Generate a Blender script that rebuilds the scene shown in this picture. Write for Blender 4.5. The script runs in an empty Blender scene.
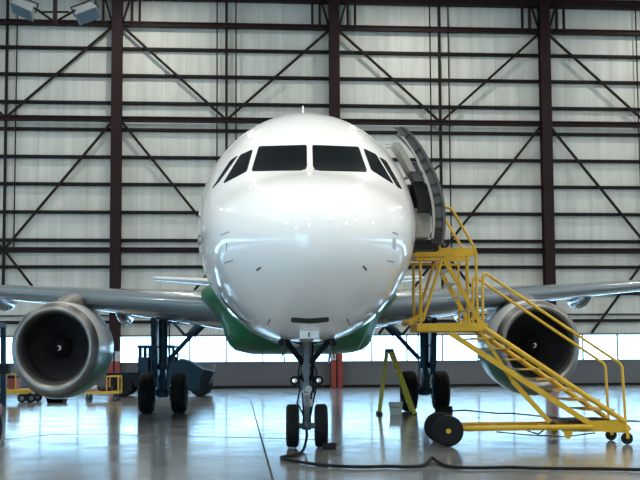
import bpy, math, random
import numpy as np
from mathutils import Vector, Matrix
from mathutils.bvhtree import BVHTree
random.seed(7)
R = math.radians
scene = bpy.context.scene
COL = scene.collection

# ------------------------------------------------------------------ camera
F = 1104.0
CX, CY = 320.0, 273.0
CAM = Vector((-0.505, -14.3, 1.556))
YAW, PITCH, ROLL = R(2.22), R(4.4), R(-0.34)
CM = Matrix.Rotation(-YAW, 3, 'Z') @ Matrix.Rotation(math.pi / 2 + PITCH, 3, 'X') @ Matrix.Rotation(ROLL, 3, 'Z')
cd = bpy.data.cameras.new('camera')
cd.sensor_width = 36
cd.lens = F / 640 * 36
cd.shift_y = (CY - 240) / 640
cd.clip_end = 500
cam = bpy.data.objects.new('camera', cd)
COL.objects.link(cam)
cam.matrix_world = Matrix.Translation(CAM) @ CM.to_4x4()
scene.camera = cam


def ray(px, py):
    return (CM @ Vector(((px - CX) / F, -(py - CY) / F, -1))).normalized()


def at(px, py, Y):
    d = ray(px, py)
    return CAM + d * ((Y - CAM.y) / d.y)


def gr(px, py, z=0.0):
    d = ray(px, py)
    return CAM + d * ((z - CAM.z) / d.z)


# ------------------------------------------------------------------ materials
def mat(name, col, rough=0.5, metal=0.0, coat=0.0, spec=0.5, var=0.0, vscale=3.0, emis=None, bump=0.0):
    m = bpy.data.materials.new(name)
    m.use_nodes = True
    nt = m.node_tree
    b = nt.nodes['Principled BSDF']
    b.inputs['Base Color'].default_value = (*col, 1)
    b.inputs['Roughness'].default_value = rough
    b.inputs['Metallic'].default_value = metal
    b.inputs['Coat Weight'].default_value = coat
    b.inputs['Coat Roughness'].default_value = 0.06
    b.inputs['Specular IOR Level'].default_value = spec
    tc = nt.nodes.new('ShaderNodeTexCoord')
    n = nt.nodes.new('ShaderNodeTexNoise')
    n.inputs['Scale'].default_value = vscale
    n.inputs['Detail'].default_value = 5
    nt.links.new(tc.outputs['Object'], n.inputs['Vector'])
    if var > 0:
        r = nt.nodes.new('ShaderNodeValToRGB')
        r.color_ramp.elements[0].position = 0.3
        r.color_ramp.elements[1].position = 0.7
        r.color_ramp.elements[0].color = (*[max(0, c * (1 - var)) for c in col], 1)
        r.color_ramp.elements[1].color = (*[min(1, c * (1 + var)) for c in col], 1)
        nt.links.new(n.outputs['Fac'], r.inputs['Fac'])
        nt.links.new(r.outputs['Color'], b.inputs['Base Color'])
    if bump > 0:
        bp = nt.nodes.new('ShaderNodeBump')
        bp.inputs['Strength'].default_value = bump
        bp.inputs['Distance'].default_value = 0.02
        nt.links.new(n.outputs['Fac'], bp.inputs['Height'])
        nt.links.new(bp.outputs['Normal'], b.inputs['Normal'])
    if emis:
        b.inputs['Emission Color'].default_value = (*emis[0], 1)
        b.inputs['Emission Strength'].default_value = emis[1]
    return m


M = {}
M['white'] = mat('white_aircraft_paint', (0.86, 0.86, 0.84), 0.5, coat=1.0, var=0.015, vscale=0.7)
M['white'].node_tree.nodes['Principled BSDF'].inputs['Coat Roughness'].default_value = 0.085
M['green'] = mat('green_aircraft_paint', (0.0005, 0.115, 0.046), 0.4, coat=0.2, spec=0.2, var=0.1)
M['wing'] = mat('light_grey_wing_paint', (0.145, 0.18, 0.20), 0.25, coat=0.7, var=0.05, vscale=1.2)
M['lip'] = mat('bare_lip_metal', (0.21, 0.208, 0.2), 0.4, metal=0.85, var=0.08)
M['chrome'] = mat('chrome', (0.8, 0.8, 0.8), 0.12, metal=1.0)
M['barrel'] = mat('intake_barrel', (0.035, 0.037, 0.04), 0.55, var=0.1)
M['blade'] = mat('fan_blade_metal', (0.07, 0.07, 0.073), 0.4, metal=0.5, var=0.15)
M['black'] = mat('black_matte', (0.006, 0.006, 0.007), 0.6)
M['hotmetal'] = mat('exhaust_metal', (0.25, 0.22, 0.19), 0.4, metal=0.9, var=0.15)
M['glass'] = mat('dark_cockpit_glass', (0.006, 0.008, 0.009), 0.16, spec=0.04)
M['rubber'] = mat('black_tyre_rubber', (0.006, 0.007, 0.008), 0.7, spec=0.25, var=0.2, vscale=8)
M['rim'] = mat('wheel_rim_grey', (0.12, 0.13, 0.14), 0.45, metal=0.4)
M['gear'] = mat('landing_gear_shade_blue', (0.022, 0.075, 0.115), 0.4, spec=0.3, var=0.15, vscale=5)  # shade put into this dark blue; the gear's own paint is grey-white
M['gearlt'] = mat('landing_gear_light_metal', (0.42, 0.44, 0.45), 0.3, metal=0.5, var=0.1)
M['yellow'] = mat('yellow_stair_paint', (0.56, 0.335, 0.014), 0.42, var=0.12, vscale=4)
M['tread'] = mat('worn_yellow_tread', (0.50, 0.30, 0.04), 0.5, var=0.2, vscale=6)
M['ladder'] = mat('yellow_fibreglass', (0.52, 0.42, 0.015), 0.45, var=0.1)
M['bluecap'] = mat('blue_plastic', (0.012, 0.05, 0.12), 0.5)
M['truck'] = mat('dark_blue_truck_paint', (0.004, 0.026, 0.046), 0.5, spec=0.2, var=0.15)
M['truckdk'] = mat('truck_dark_steel', (0.006, 0.010, 0.014), 0.6, spec=0.15, var=0.2)
M['maroon'] = mat('maroon_steel_primer', (0.017, 0.006, 0.007), 0.6, spec=0.2, var=0.15, vscale=1.5)
M['girt'] = mat('dark_brown_steel', (0.009, 0.006, 0.005), 0.6, spec=0.2, var=0.2, vscale=1.5)
M['redguard'] = mat('red_guard_paint', (0.25, 0.03, 0.018), 0.5, var=0.1)
M['whiteguard'] = mat('white_guard_paint', (0.42, 0.42, 0.42), 0.5)
M['base'] = mat('grey_door_base_panel', (0.095, 0.10, 0.11), 0.5, var=0.06, vscale=0.5)
M['mull'] = mat('window_mullion', (0.16, 0.17, 0.18), 0.5)
M['dark'] = mat('dark_mechanism', (0.02, 0.02, 0.02), 0.5, metal=0.3)
M['seal'] = mat('door_structure_grey', (0.075, 0.075, 0.07), 0.45, var=0.15, vscale=6)
M['lining'] = mat('door_lining_offwhite', (0.66, 0.64, 0.58), 0.5)
M['sealt'] = mat('door_edge_light', (0.34, 0.33, 0.29), 0.5)
M['bucket'] = mat('beige_grey_plastic', (0.55, 0.55, 0.48), 0.5)
M['red'] = mat('red_paint', (0.22, 0.025, 0.015), 0.45)
M['lamp'] = mat('floodlight_housing', (0.22, 0.25, 0.26), 0.4, metal=0.3)
M['lampglass'] = mat('floodlight_glass', (0.09, 0.13, 0.17), 0.2)
M['mark'] = mat('dark_grey_mark', (0.05, 0.05, 0.055), 0.5)
M['faint'] = mat('faint_grey_panel_line', (0.45, 0.46, 0.47), 0.5)
M['pylon'] = mat('pylon_grey', (0.16, 0.15, 0.13), 0.4, coat=0.3)
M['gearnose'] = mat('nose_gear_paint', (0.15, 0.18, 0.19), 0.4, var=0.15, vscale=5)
M['concrete'] = mat('ceiling_grey', (0.45, 0.46, 0.46), 0.7)
M['skin'] = mat('side_wall_panel', (0.62, 0.64, 0.62), 0.6)

# two-tone fan cowl: grey-white above, green belly (object z = height above ground)
m = mat('fan_cowl_paint', (0.6, 0.62, 0.62), 0.3, coat=0.3)
nt = m.node_tree
tc = nt.nodes.new('ShaderNodeTexCoord')
sx = nt.nodes.new('ShaderNodeSeparateXYZ')
nt.links.new(tc.outputs['Object'], sx.inputs[0])
mt = nt.nodes.new('ShaderNodeMath'); mt.operation = 'GREATER_THAN'; mt.inputs[1].default_value = 1.72
nt.links.new(sx.outputs['Z'], mt.inputs[0])
mx = nt.nodes.new('ShaderNodeMix'); mx.data_type = 'RGBA'
mx.inputs["A"].default_value = (0.0005, 0.12, 0.048, 1)
mx.inputs['B'].default_value = (0.6, 0.62, 0.62, 1)
nt.links.new(mt.outputs[0], mx.inputs['Factor'])
nt.links.new(mx.outputs['Result'], nt.nodes['Principled BSDF'].inputs['Base Color'])
M['cowl'] = m

# metal cladding of the end wall: seams, faint streaks
m = mat('wall_cladding', (0.66, 0.69, 0.66), 0.55)
nt = m.node_tree
b = nt.nodes['Principled BSDF']
tc = nt.nodes.new('ShaderNodeTexCoord')
sx = nt.nodes.new('ShaderNodeSeparateXYZ')
nt.links.new(tc.outputs['Object'], sx.inputs[0])


def mth(nt, op, a, bb=None, c=None):
    n = nt.nodes.new('ShaderNodeMath'); n.operation = op
    for i, v in enumerate((a, bb, c)):
        if v is None: continue
        if isinstance(v, (int, float)): n.inputs[i].default_value = v
        else: nt.links.new(v, n.inputs[i])
    return n.outputs[0]


fr = mth(nt, 'FRACT', mth(nt, 'MULTIPLY', sx.outputs['X'], 1 / 1.283))
seam = mth(nt, 'LESS_THAN', mth(nt, 'ABSOLUTE', mth(nt, 'SUBTRACT', fr, 0.5)), 0.018)
mp = nt.nodes.new('ShaderNodeMapping'); mp.inputs['Scale'].default_value = (1.6, 1, 0.18)
nt.links.new(tc.outputs['Object'], mp.inputs['Vector'])
nz = nt.nodes.new('ShaderNodeTexNoise'); nz.inputs['Scale'].default_value = 1.3; nz.inputs['Detail'].default_value = 6
nt.links.new(mp.outputs[0], nz.inputs['Vector'])
cr = nt.nodes.new('ShaderNodeValToRGB')
cr.color_ramp.elements[0].position = 0.3; cr.color_ramp.elements[0].color = (0.50, 0.505, 0.455, 1)
cr.color_ramp.elements[1].position = 0.65; cr.color_ramp.elements[1].color = (0.63, 0.64, 0.59, 1)
nt.links.new(nz.outputs['Fac'], cr.inputs['Fac'])
mx = nt.nodes.new('ShaderNodeMix'); mx.data_type = 'RGBA'
nt.links.new(mth(nt, 'MULTIPLY', seam, 0.28), mx.inputs['Factor'])
nt.links.new(cr.outputs['Color'], mx.inputs['A'])
mx.inputs['B'].default_value = (0.25, 0.24, 0.22, 1)
nt.links.new(mx.outputs['Result'], b.inputs['Base Color'])
M['clad'] = m

# polished concrete floor
m = mat('polished_floor', (0.3, 0.31, 0.32), 0.2)
nt = m.node_tree
b = nt.nodes['Principled BSDF']
tc = nt.nodes.new('ShaderNodeTexCoord')
n1 = nt.nodes.new('ShaderNodeTexNoise'); n1.inputs['Scale'].default_value = 0.35; n1.inputs['Detail'].default_value = 8; n1.inputs['Roughness'].default_value = 0.65
nt.links.new(tc.outputs['Object'], n1.inputs['Vector'])
c1 = nt.nodes.new('ShaderNodeValToRGB')
c1.color_ramp.elements[0].position = 0.3; c1.color_ramp.elements[0].color = (0.17, 0.185, 0.195, 1)
c1.color_ramp.elements[1].position = 0.7; c1.color_ramp.elements[1].color = (0.30, 0.315, 0.32, 1)
nt.links.new(n1.outputs['Fac'], c1.inputs['Fac'])
nt.links.new(c1.outputs['Color'], b.inputs['Base Color'])
n2 = nt.nodes.new('ShaderNodeTexNoise'); n2.inputs['Scale'].default_value = 1.1; n2.inputs['Detail'].default_value = 6
nt.links.new(tc.outputs['Object'], n2.inputs['Vector'])
c2 = nt.nodes.new('ShaderNodeMapRange')
c2.inputs['From Min'].default_value = 0.3; c2.inputs['From Max'].default_value = 0.7
c2.inputs['To Min'].default_value = 0.10; c2.inputs['To Max'].default_value = 0.24
nt.links.new(n2.outputs['Fac'], c2.inputs['Value'])
nt.links.new(c2.outputs[0], b.inputs['Roughness'])
bp = nt.nodes.new('ShaderNodeBump'); bp.inputs['Strength'].default_value = 0.05; bp.inputs['Distance'].default_value = 0.02
n3 = nt.nodes.new('ShaderNodeTexNoise'); n3.inputs['Scale'].default_value = 2.0; n3.inputs['Detail'].default_value = 3
nt.links.new(tc.outputs['Object'], n3.inputs['Vector'])
nt.links.new(n3.outputs['Fac'], bp.inputs['Height'])
nt.links.new(bp.outputs['Normal'], b.inputs['Normal'])
b.inputs['Specular IOR Level'].default_value = 0.8
b.inputs['Coat Weight'].default_value = 0.3
b.inputs['Coat Roughness'].default_value = 0.10
M['floor'] = m

# window pane: thin clear sheet
m = bpy.data.materials.new('window_pane_glass')
m.use_nodes = True
nt = m.node_tree
nt.nodes.clear()
o = nt.nodes.new('ShaderNodeOutputMaterial')
t = nt.nodes.new('ShaderNodeBsdfTransparent'); t.inputs['Color'].default_value = (0.93, 0.97, 1.0, 1)
g = nt.nodes.new('ShaderNodeBsdfGlossy'); g.inputs['Roughness'].default_value = 0.05
mxs = nt.nodes.new('ShaderNodeMixShader'); mxs.inputs[0].default_value = 0.06
nt.links.new(t.outputs[0], mxs.inputs[1]); nt.links.new(g.outputs[0], mxs.inputs[2]); nt.links.new(mxs.outputs[0], o.inputs[0])
M['pane'] = m


# ------------------------------------------------------------------ mesh builder
def V(*a):
    return Vector(a if len(a) == 3 else a[0])


class MB:
    def __init__(s):
        s.v = []; s.f = []; s.m = []

    def add(s, vs, fs, m=0):
        o = len(s.v)
        s.v += [Vector(p) for p in vs]
        for f in fs:
            s.f.append([i + o for i in f]); s.m.append(m)
        return s

    def box(s, c, d, rot=None, m=0):
        c = Vector(c); hx, hy, hz = d[0] / 2, d[1] / 2, d[2] / 2
        vs = [Vector((x, y, z)) for x in (-hx, hx) for y in (-hy, hy) for z in (-hz, hz)]
        if rot is not None: vs = [rot @ v for v in vs]
        return s.add([c + v for v in vs], [(0, 1, 3, 2), (4, 6, 7, 5), (0, 4, 5, 1), (2, 3, 7, 6), (0, 2, 6, 4), (1, 5, 7, 3)], m)

    def bb(s, a, b, m=0):
        a = Vector(a); b = Vector(b)
        return s.box((a + b) / 2, [abs(x) for x in (b - a)], None, m)

    def bar(s, p, q, w, h, m=0, up=(0, 0, 1)):
        """rectangular bar from p to q, w across, h along 'up'"""
        p = Vector(p); q = Vector(q); d = (q - p)
        z = d.normalized(); u = Vector(up)
        x = z.cross(u)
        if x.length < 1e-4: x = z.cross(Vector((1, 0, 0)))
        x.normalize(); y = x.cross(z)
        rot = Matrix((x, z, y)).transposed()
        return s.box((p + q) / 2, (w, d.length, h), rot, m)

    def path(s, pts, r, n=10, m=0, caps=True, radii=None):
        pts = [Vector(p) for p in pts]
        rings = []
        t0 = (pts[1] - pts[0]).normalized()
        a = t0.orthogonal().normalized()
        for i, p in enumerate(pts):
            if i == 0: t = (pts[1] - pts[0]).normalized(); k = 1
            elif i == len(pts) - 1: t = (pts[-1] - pts[-2]).normalized(); k = 1
            else:
                t1 = (pts[i] - pts[i - 1]).normalized(); t2 = (pts[i + 1] - pts[i]).normalized()
                t = (t1 + t2)
                t = t.normalized() if t.length > 1e-6 else t1
                k = 1 / max(0.55, t.dot(t1))
            a = (a - t * a.dot(t)).normalized()
            bb = t.cross(a)
            rr = radii[i] if radii else r
            rings.append([p + (a * math.cos(2 * math.pi * j / n) + bb * math.sin(2 * math.pi * j / n)) * rr * (k if i not in (0, len(pts) - 1) else 1) for j in range(n)])
        return s.loft(rings, m, caps)

    def tube(s, p, q, r, n=12, m=0, r2=None):
        return s.path([p, q], r, n, m, True, [r, r if r2 is None else r2])

    def loft(s, rings, m=0, caps=True, closed=True):
        n = len(rings[0]); vs = [p for r in rings for p in r]; fs = []
        for i in range(len(rings) - 1):
            for j in range(n if closed else n - 1):
                k = (j + 1) % n
                fs.append((i * n + j, i * n + k, (i + 1) * n + k, (i + 1) * n + j))
        if caps:
            fs.append(tuple(range(n - 1, -1, -1)))
            fs.append(tuple((len(rings) - 1) * n + j for j in range(n)))
        return s.add(vs, fs, m)

    def lathe(s, prof, o, axis=(0, 1, 0), n=32, m=0, ms=None):
        """prof: list of (along, radius)"""
        o = Vector(o); z = Vector(axis).normalized(); a = z.orthogonal().normalized(); b = z.cross(a)
        rings = [[o + z * l + (a * math.cos(2 * math.pi * j / n) + b * math.sin(2 * math.pi * j / n)) * max(r, 1e-4) for j in range(n)] for l, r in prof]
        if ms is None: return s.loft(rings, m, False)
        for i in range(len(rings) - 1):
            s.loft(rings[i:i + 2], ms[i], False)
        return s

    def prism(s, poly, ext, m=0):
        poly = [Vector(p) for p in poly]; e = Vector(ext); n = len(poly)
        vs = poly + [p + e for p in poly]
        fs = [tuple(range(n)), tuple(range(2 * n - 1, n - 1, -1))] + [(i, (i + 1) % n, n + (i + 1) % n, n + i) for i in range(n)]
        return s.add(vs, fs, m)

    def build(s, name, mats, parent=None, origin=None, bevel=0, ang=38, kind=None):
        if not isinstance(mats, (list, tuple)): mats = [mats]
        off = Vector((0, 0, 0))
        if parent is not None:
            r = parent
            while r.parent: r = r.parent
            off = Vector(r.location)
        elif origin is not None: off = Vector(origin)
        me = bpy.data.meshes.new(name)
        me.from_pydata([v - off for v in s.v], [], s.f)
        for k in mats: me.materials.append(M[k])
        for p, mi in zip(me.polygons, s.m):
            p.material_index = mi; p.use_smooth = True
        me.validate(); me.update()
        import bmesh
        bm = bmesh.new(); bm.from_mesh(me)
        bmesh.ops.recalc_face_normals(bm, faces=bm.faces)
        bm.to_mesh(me); bm.free()
        me.set_sharp_from_angle(angle=R(ang))
        ob = bpy.data.objects.new(name, me)
        COL.objects.link(ob)
        if parent is not None: ob.parent = parent
        elif origin is not None: ob.location = off
        if bevel:
            bv = ob.modifiers.new('bevel', 'BEVEL'); bv.width = bevel; bv.segments = 2; bv.limit_method = 'ANGLE'
        if kind: ob['kind'] = kind
        return ob


def tag(o, label, cat, group=None):
    o['label'] = label; o['category'] = cat
    if group: o['group'] = group
    return o


def thing(name, label, cat, loc, group=None):
    o = bpy.data.objects.new(name, None)
    o.empty_display_size = 0.2
    o.location = loc
    COL.objects.link(o)
    return tag(o, label, cat, group)


def wheel_mb(c, rad, w, axis=(1, 0, 0), hub=0.5, groove=True):
    mb = MB(); h = w / 2
    prof = [(-h * .55, rad * hub * .55), (-h * .6, rad * hub), (-h * .85, rad * hub * 1.02), (-h, rad * .72), (-h * .96, rad * .86), (-h * .78, rad * .96),
            (-h * .5, rad * .995)]
    if groove:
        for g in (-.3, 0, .3):
            prof += [(h * (g - .045), rad), (h * (g - .03), rad * .975), (h * (g + .03), rad * .975), (h * (g + .045), rad)]
    prof += [(h * .5, rad * .995), (h * .78, rad * .96), (h * .96, rad * .86), (h, rad * .72), (h * .85, rad * hub * 1.02), (h * .6, rad * hub), (h * .55, rad * hub * .55)]
    mb.lathe(prof, c, axis, 36, 0)
    ax = Vector(axis)
    mb.tube(V(c) - ax * h * .62, V(c) + ax * h * .62, rad * hub * .98, 24, 1)
    mb.tube(V(c) - ax * h * .8, V(c) + ax * h * .8, rad * .16, 14, 1)
    return mb


# ------------------------------------------------------------------ the hangar (own frame: u along the end wall, v away from camera)
TH = 0.08                                  # wall yaw relative to the view
HY = math.atan(TH) - YAW                   # wall rotation about z in the world
D0 = 58.2
d = Matrix.Rotation(-YAW, 3, 'Z') @ Vector((0, 1, 0))
W0 = Vector((CAM.x, CAM.y, 0)) + d * D0
HR = Matrix.Rotation(HY, 3, 'Z')


def struct(mb, name, mats, ang=38):
    o = mb.build(name, mats, ang=ang, kind='structure')
    o.location = W0; o.rotation_euler = (0, 0, HY)
    return o


def H(u, v, z):
    return W0 + HR @ Vector((u, v, z))


def wallz(y, px=320):
    dd = ray(px, y); n = HR @ Vector((0, 1, 0))
    t = (W0 - CAM).dot(n) / dd.dot(n)
    return (CAM + dd * t).z


U0, BAY = 0.785, 11.43
UL, UR, VF, ZC = -38.0, 38.0, -84.0, 22.0
ZW0, ZW1 = 1.36, 2.72
struct(MB().bb((UL - .3, VF - .3, -.25), (UR + .3, .3, 0)), 'floor', 'floor')
struct(MB().bb((UL, VF, ZC), (UR, .3, ZC + .2)), 'ceiling', 'concrete')
struct(MB().bb((UL, .02, ZW1), (UR, .14, ZC)), 'wall_back', 'clad')
struct(MB().bb((UL, -.05, 0.14), (UR, .14, ZW0)), 'wall_back_base', 'base')
struct(MB().bb((UL, -.12, 0), (UR, .14, .14)), 'baseboard_back', 'girt')
struct(MB().bb((UL, -.10, ZW0 - .03), (UR, .16, ZW0 + .03)).bb((UL, -.06, ZW1 - .02), (UR, .16, ZW1 + .08)), 'trim_window_rail', 'mull')
for sgn, nm in ((-1, 'left'), (1, 'right')):
    u = UL if sgn < 0 else UR
    a, b_ = (u - .2, u) if sgn < 0 else (u, u + .2)
    struct(MB().bb((a, VF, 3.6), (b_, 0, ZC)), 'wall_' + nm, 'skin')
    struct(MB().bb((a, VF, 0), (b_, 0, ZW0)), 'wall_' + nm + '_base', 'base')
    w = struct(MB().bb((a + .09, VF, ZW0), (b_ - .09, 0, 3.6)), 'window_' + ('2' if sgn < 0 else '3'), 'pane')
struct(MB().bb((-14, VF - .2, 0), (UR, VF, ZC)).bb((UL, VF - .2, 12), (-14, VF, ZC)).bb((UL, VF - .2, 0), (-34, VF, 12)), 'wall_front', 'skin')
# window strip of the end wall: pane + mullions
struct(MB().bb((UL, .05, ZW0), (UR, .065, ZW1)), 'window_1', 'pane')
mm = MB()
k = int((UL - U0) / (BAY / 6)) - 1
while U0 + k * BAY / 6 < UR:
    u = U0 + (k) * BAY / 6
    if u > UL: mm.bb((u - .035, -.02, ZW0), (u + .035, .10, ZW1))
    k += 1
struct(mm, 'window_mullions', 'mull')

tn = [0]


def trim(mb, mats):
    tn[0] += 1
    return struct(mb, 'trim_%d' % tn[0], mats)


# girts (horizontal rails)
for y in (52.7, 79, 106, 132.3, 159.3, 186, 213.5, 241, 267.2, 294, 321.5):
    z = wallz(y)
    trim(MB().bb((UL, -.20, z - .08), (UR, .02, z - .05)).bb((UL, -.20, z - .08), (UR, -.17, z + .08)), 'girt')
ZA, ZB, ZCC, ZT = wallz(122.6), wallz(251), wallz(29.3), wallz(1.0)
for z in (ZA, ZB, ZCC):
    trim(MB().bb((UL, -.42, z - .14), (UR, -.20, z - .09)).bb((UL, -.42, z + .09), (UR, -.20, z + .14)).bb((UL, -.33, z - .14), (UR, -.29, z + .14)), 'maroon')
trim(MB().bb((UL, -.5, ZT - .22), (UR, -.1, ZT + .22)), 'maroon')
zz = wallz(315)
trim(MB().bb((UL, -.12, zz - .03), (UR, .02, zz + .03)), 'girt')
# columns, with painted impact guards at their feet
for k in range(-3, 4):
    u = U0 + k * BAY
    trim(MB().bb((u - .27, -.78, 0), (u + .27, -.72, ZC)).bb((u - .27, -.28, 0), (u + .27, -.22, ZC)).bb((u - .03, -.74, 0), (u + .03, -.24, ZC))
         .bb((u - .32, -.84, 0), (u + .32, -.18, .03)).bb((u - .20, -.72, 0.03), (u - .10, -.28, ZC)), 'maroon')
    trim(MB().bb((u - .30, -.82, .03), (u - .045, -.785, 1.42)).bb((u + .045, -.82, .03), (u + .30, -.785, 1.42))
         .bb((u - .30, -.82, 1.44), (u - .045, -.785, 1.95), 1).bb((u + .045, -.82, 1.44), (u + .30, -.785, 1.95), 1 if k == -1 else 0), ['redguard', 'whiteguard'])
    # stubs beside the column head
    for q in (-1, 1):
        trim(MB().bb((u + q * .75 - .06, -.45, ZCC), (u + q * .75 + .06, -.3, ZC)).bb((u + q * 1.15 - .06, -.45, ZCC), (u + q * 1.15 + .06, -.3, ZC)), 'maroon')
        trim(MB().bar((u + q * .3, -.5, ZCC + .1), (u + q * .9, -.5, ZT + .6), .1, .1), 'girt')
# middle posts, hanger rods and K-bracing of each bay
for k in range(-3, 3):
    u = U0 + (k + .5) * BAY
    trim(MB().bb((u - .07, -.34, ZW1 + .1 if False else ZB - 3.0), (u + .07, -.22, ZC)), 'girt')
    for q in (-.5, .5):
        trim(MB().tube((u + q, -.27, ZB), (u + q, -.27, ZC), .036, 8), 'girt')
    for q in (-1, 1):
        ue = u + q * (BAY / 2 - .25)
        trim(MB().bar((u + q * .1, -.36, ZA + .1), (ue, -.36, ZCC - .15), .09, .13), 'girt')
        trim(MB().bar((u + q * .1, -.36, ZB + .1), (ue, -.36, ZA - .15), .09, .13), 'girt')
        trim(MB().bar((u + q * .1, -.36, ZB - .1), (u + q * (.1 + (BAY / 2 - .35) * (ZB - 2.9) / (ZB - .3)), -.36, 2.8), .09, .13), 'girt')

# floor joints
p0, p1 = gr(250, 398), gr(274, 484)
dj = (p1 - p0).normalized(); nj = Vector((-dj.y, dj.x, 0)) * .016
o = MB().add([p0 - nj, p0 + nj, p1 + nj, p1 - nj] + [p + Vector((0, 0, .003)) for p in (p0 - nj, p0 + nj, p1 + nj, p1 - nj)],
             [(0, 1, 2, 3), (7, 6, 5, 4), (0, 4, 5, 1), (1, 5, 6, 2), (2, 6, 7, 3), (3, 7, 4, 0)]).build('trim_floor_joint', 'mark', kind='structure')
pts = [gr(x, y) for x, y in ((-20, 442), (20, 438), (52, 434.5), (110, 434.8), (180, 436), (262, 438), (330, 440))]
MB().path([p + Vector((0, 0, .001)) for p in pts], .006, 4).build('trim_floor_crack', 'mark', kind='structure')

# ------------------------------------------------------------------ airliner
NG = 5.07
air = thing('airliner', 'white twin-engine airliner with green belly parked nose-on in the hangar', 'airplane', (0, NG, 0))


def pchip(xs, ys):
    xs = np.array(xs, float); ys = np.array(ys, float)
    h = np.diff(xs); dl = np.diff(ys) / h; n = len(xs); dd = np.zeros(n)
    for i in range(1, n - 1):
        if dl[i - 1] * dl[i] > 0:
            w1 = 2 * h[i] + h[i - 1]; w2 = h[i] + 2 * h[i - 1]
            dd[i] = (w1 + w2) / (w1 / dl[i - 1] + w2 / dl[i])
    dd[0] = dl[0]; dd[-1] = dl[-1]

    def f(x):
        i = int(min(max(np.searchsorted(xs, x) - 1, 0), n - 2)); t = (x - xs[i]) / h[i]
        return float((2 * t**3 - 3 * t**2 + 1) * ys[i] + (t**3 - 2 * t**2 + t) * h[i] * dd[i] + (-2 * t**3 + 3 * t**2) * ys[i + 1] + (t**3 - t**2) * h[i] * dd[i + 1])
    return f


def prof(tab):
    f = pchip([math.sqrt(a) for a, b in tab], [b for a, b in tab])
    S = np.linspace(0, math.sqrt(37.5), 1500)
    raw = np.array([f(x) for x in S]); h = S[1] - S[0]
    pad = 120
    ext = np.concatenate([2 * raw[0] - raw[pad:0:-1], raw, 2 * raw[-1] - raw[-2:-pad - 2:-1]])
    k = np.exp(-.5 * (np.arange(-100, 101) * h / .09) ** 2); k /= k.sum()
    sm_ = np.convolve(ext, k, 'same')[pad:-pad]
    w = np.clip((S - .25) / .35, 0, 1); w = w * w * (3 - 2 * w)
    out = raw * (1 - w) + sm_ * w
    return lambda X: float(np.interp(math.sqrt(max(X, 0)), S, out))


ZN = 3.12
f_top = prof([(0, ZN), (.04, 3.36), (.15, 3.55), (.4, 3.77), (.8, 3.98), (1.3, 4.16), (1.8, 4.31), (2.2, 4.52), (2.6, 4.80), (3.0, 5.10), (3.5, 5.38), (4.2, 5.68), (5, 5.90), (5.8, 6.0), (7, 6.02), (24, 6.02), (30, 5.9), (37.5, 5.55)])
f_bot = prof([(0, ZN), (.04, 2.90), (.15, 2.74), (.4, 2.56), (.8, 2.39), (1.3, 2.24), (2, 2.07), (3, 1.92), (4, 1.84), (5, 1.81), (6, 1.80), (22, 1.80), (26, 2.3), (32, 3.7), (37.5, 5.2)])
f_wid = prof([(0, 0.0), (.04, .27), (.15, .50), (.4, .79), (.8, 1.09), (1.3, 1.35), (2, 1.535), (3, 1.69), (4, 1.80), (5, 1.90), (6, 1.97), (7, 1.99), (24, 1.99), (29, 1.6), (37.5, .15)])
f_mid = prof([(0, ZN), (.4, 3.2), (1, 3.32), (2, 3.5), (3, 3.65), (4, 3.77), (5, 3.84), (6, 3.87), (24, 3.87), (30, 4.6), (37.5, 5.38)])
NR = 144


def ring(X, n=NR, gro=0.0):
    w, zt, zb, zm = f_wid(X) + gro, f_top(X) + gro, f_bot(X) - gro, f_mid(X)
    out = []
    for j in range(n):
        a = 2 * math.pi * j / n
        c, s_ = math.cos(a), math.sin(a)
        out.append(Vector((w * c, X, zm + (zt - zm) * s_ if s_ >= 0 else zm + (zm - zb) * s_)))
    return out


XD0, XD1 = 4.66, 5.48
st = [0.0008, .005, .015, .03, .05, .08, .12, .17, .23, .3, .38, .47, .57, .68, .8, .93, 1.07, 1.22, 1.38, 1.55, 1.72, 1.9, 2.05, 2.2, 2.35, 2.5, 2.65, 2.8, 3, 3.2, 3.4, 3.65, 3.9, 4.2, 4.45,
      XD0, 4.8, 4.95, 5.1, 5.3, XD1, 5.6, 5.75, 5.9, 6.05, 6.2, 6.4, 6.6, 6.8, 7, 7.5, 8, 9, 10, 12, 16, 20, 22, 23, 24, 25, 26, 27.5, 29, 31, 33, 35, 36.5, 37.5]
rings = [ring(X) for X in st]
fus = MB(); fus.loft(rings, 0, True)
# leave the forward left doorway open
keepf, keepm = [], []
for f, mi in zip(fus.f, fus.m):
    c = sum((fus.v[i] for i in f), Vector()) / len(f)
    if c.x > 0 and XD0 < c.y < XD1 and 3.38 < c.z < 5.22: continue
    keepf.append(f); keepm.append(mi)
BV = BVHTree.FromPolygons([tuple(v) for v in fus.v], [tuple(f) for f in fus.f])
fus.f, fus.m = keepf, keepm
fuselage = fus.build('fuselage', 'white', air, ang=60)
# doorway jambs and the dark cabin behind
def hx(z, X):
    zt, zb, zm, w = f_top(X), f_bot(X), f_mid(X), f_wid(X)
    t = (z - zm) / ((zt - zm) if z >= zm else (zm - zb))
    return w * math.sqrt(max(0, 1 - t * t))


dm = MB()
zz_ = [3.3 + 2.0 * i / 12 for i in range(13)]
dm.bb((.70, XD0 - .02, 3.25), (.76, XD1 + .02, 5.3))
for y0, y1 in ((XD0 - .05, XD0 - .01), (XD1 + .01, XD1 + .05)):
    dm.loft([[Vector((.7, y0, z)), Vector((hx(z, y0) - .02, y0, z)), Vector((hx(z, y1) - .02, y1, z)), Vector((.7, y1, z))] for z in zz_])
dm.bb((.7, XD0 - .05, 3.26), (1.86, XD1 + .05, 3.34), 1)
dm.build('doorway', ['black', 'sealt'], fuselage)


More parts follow.
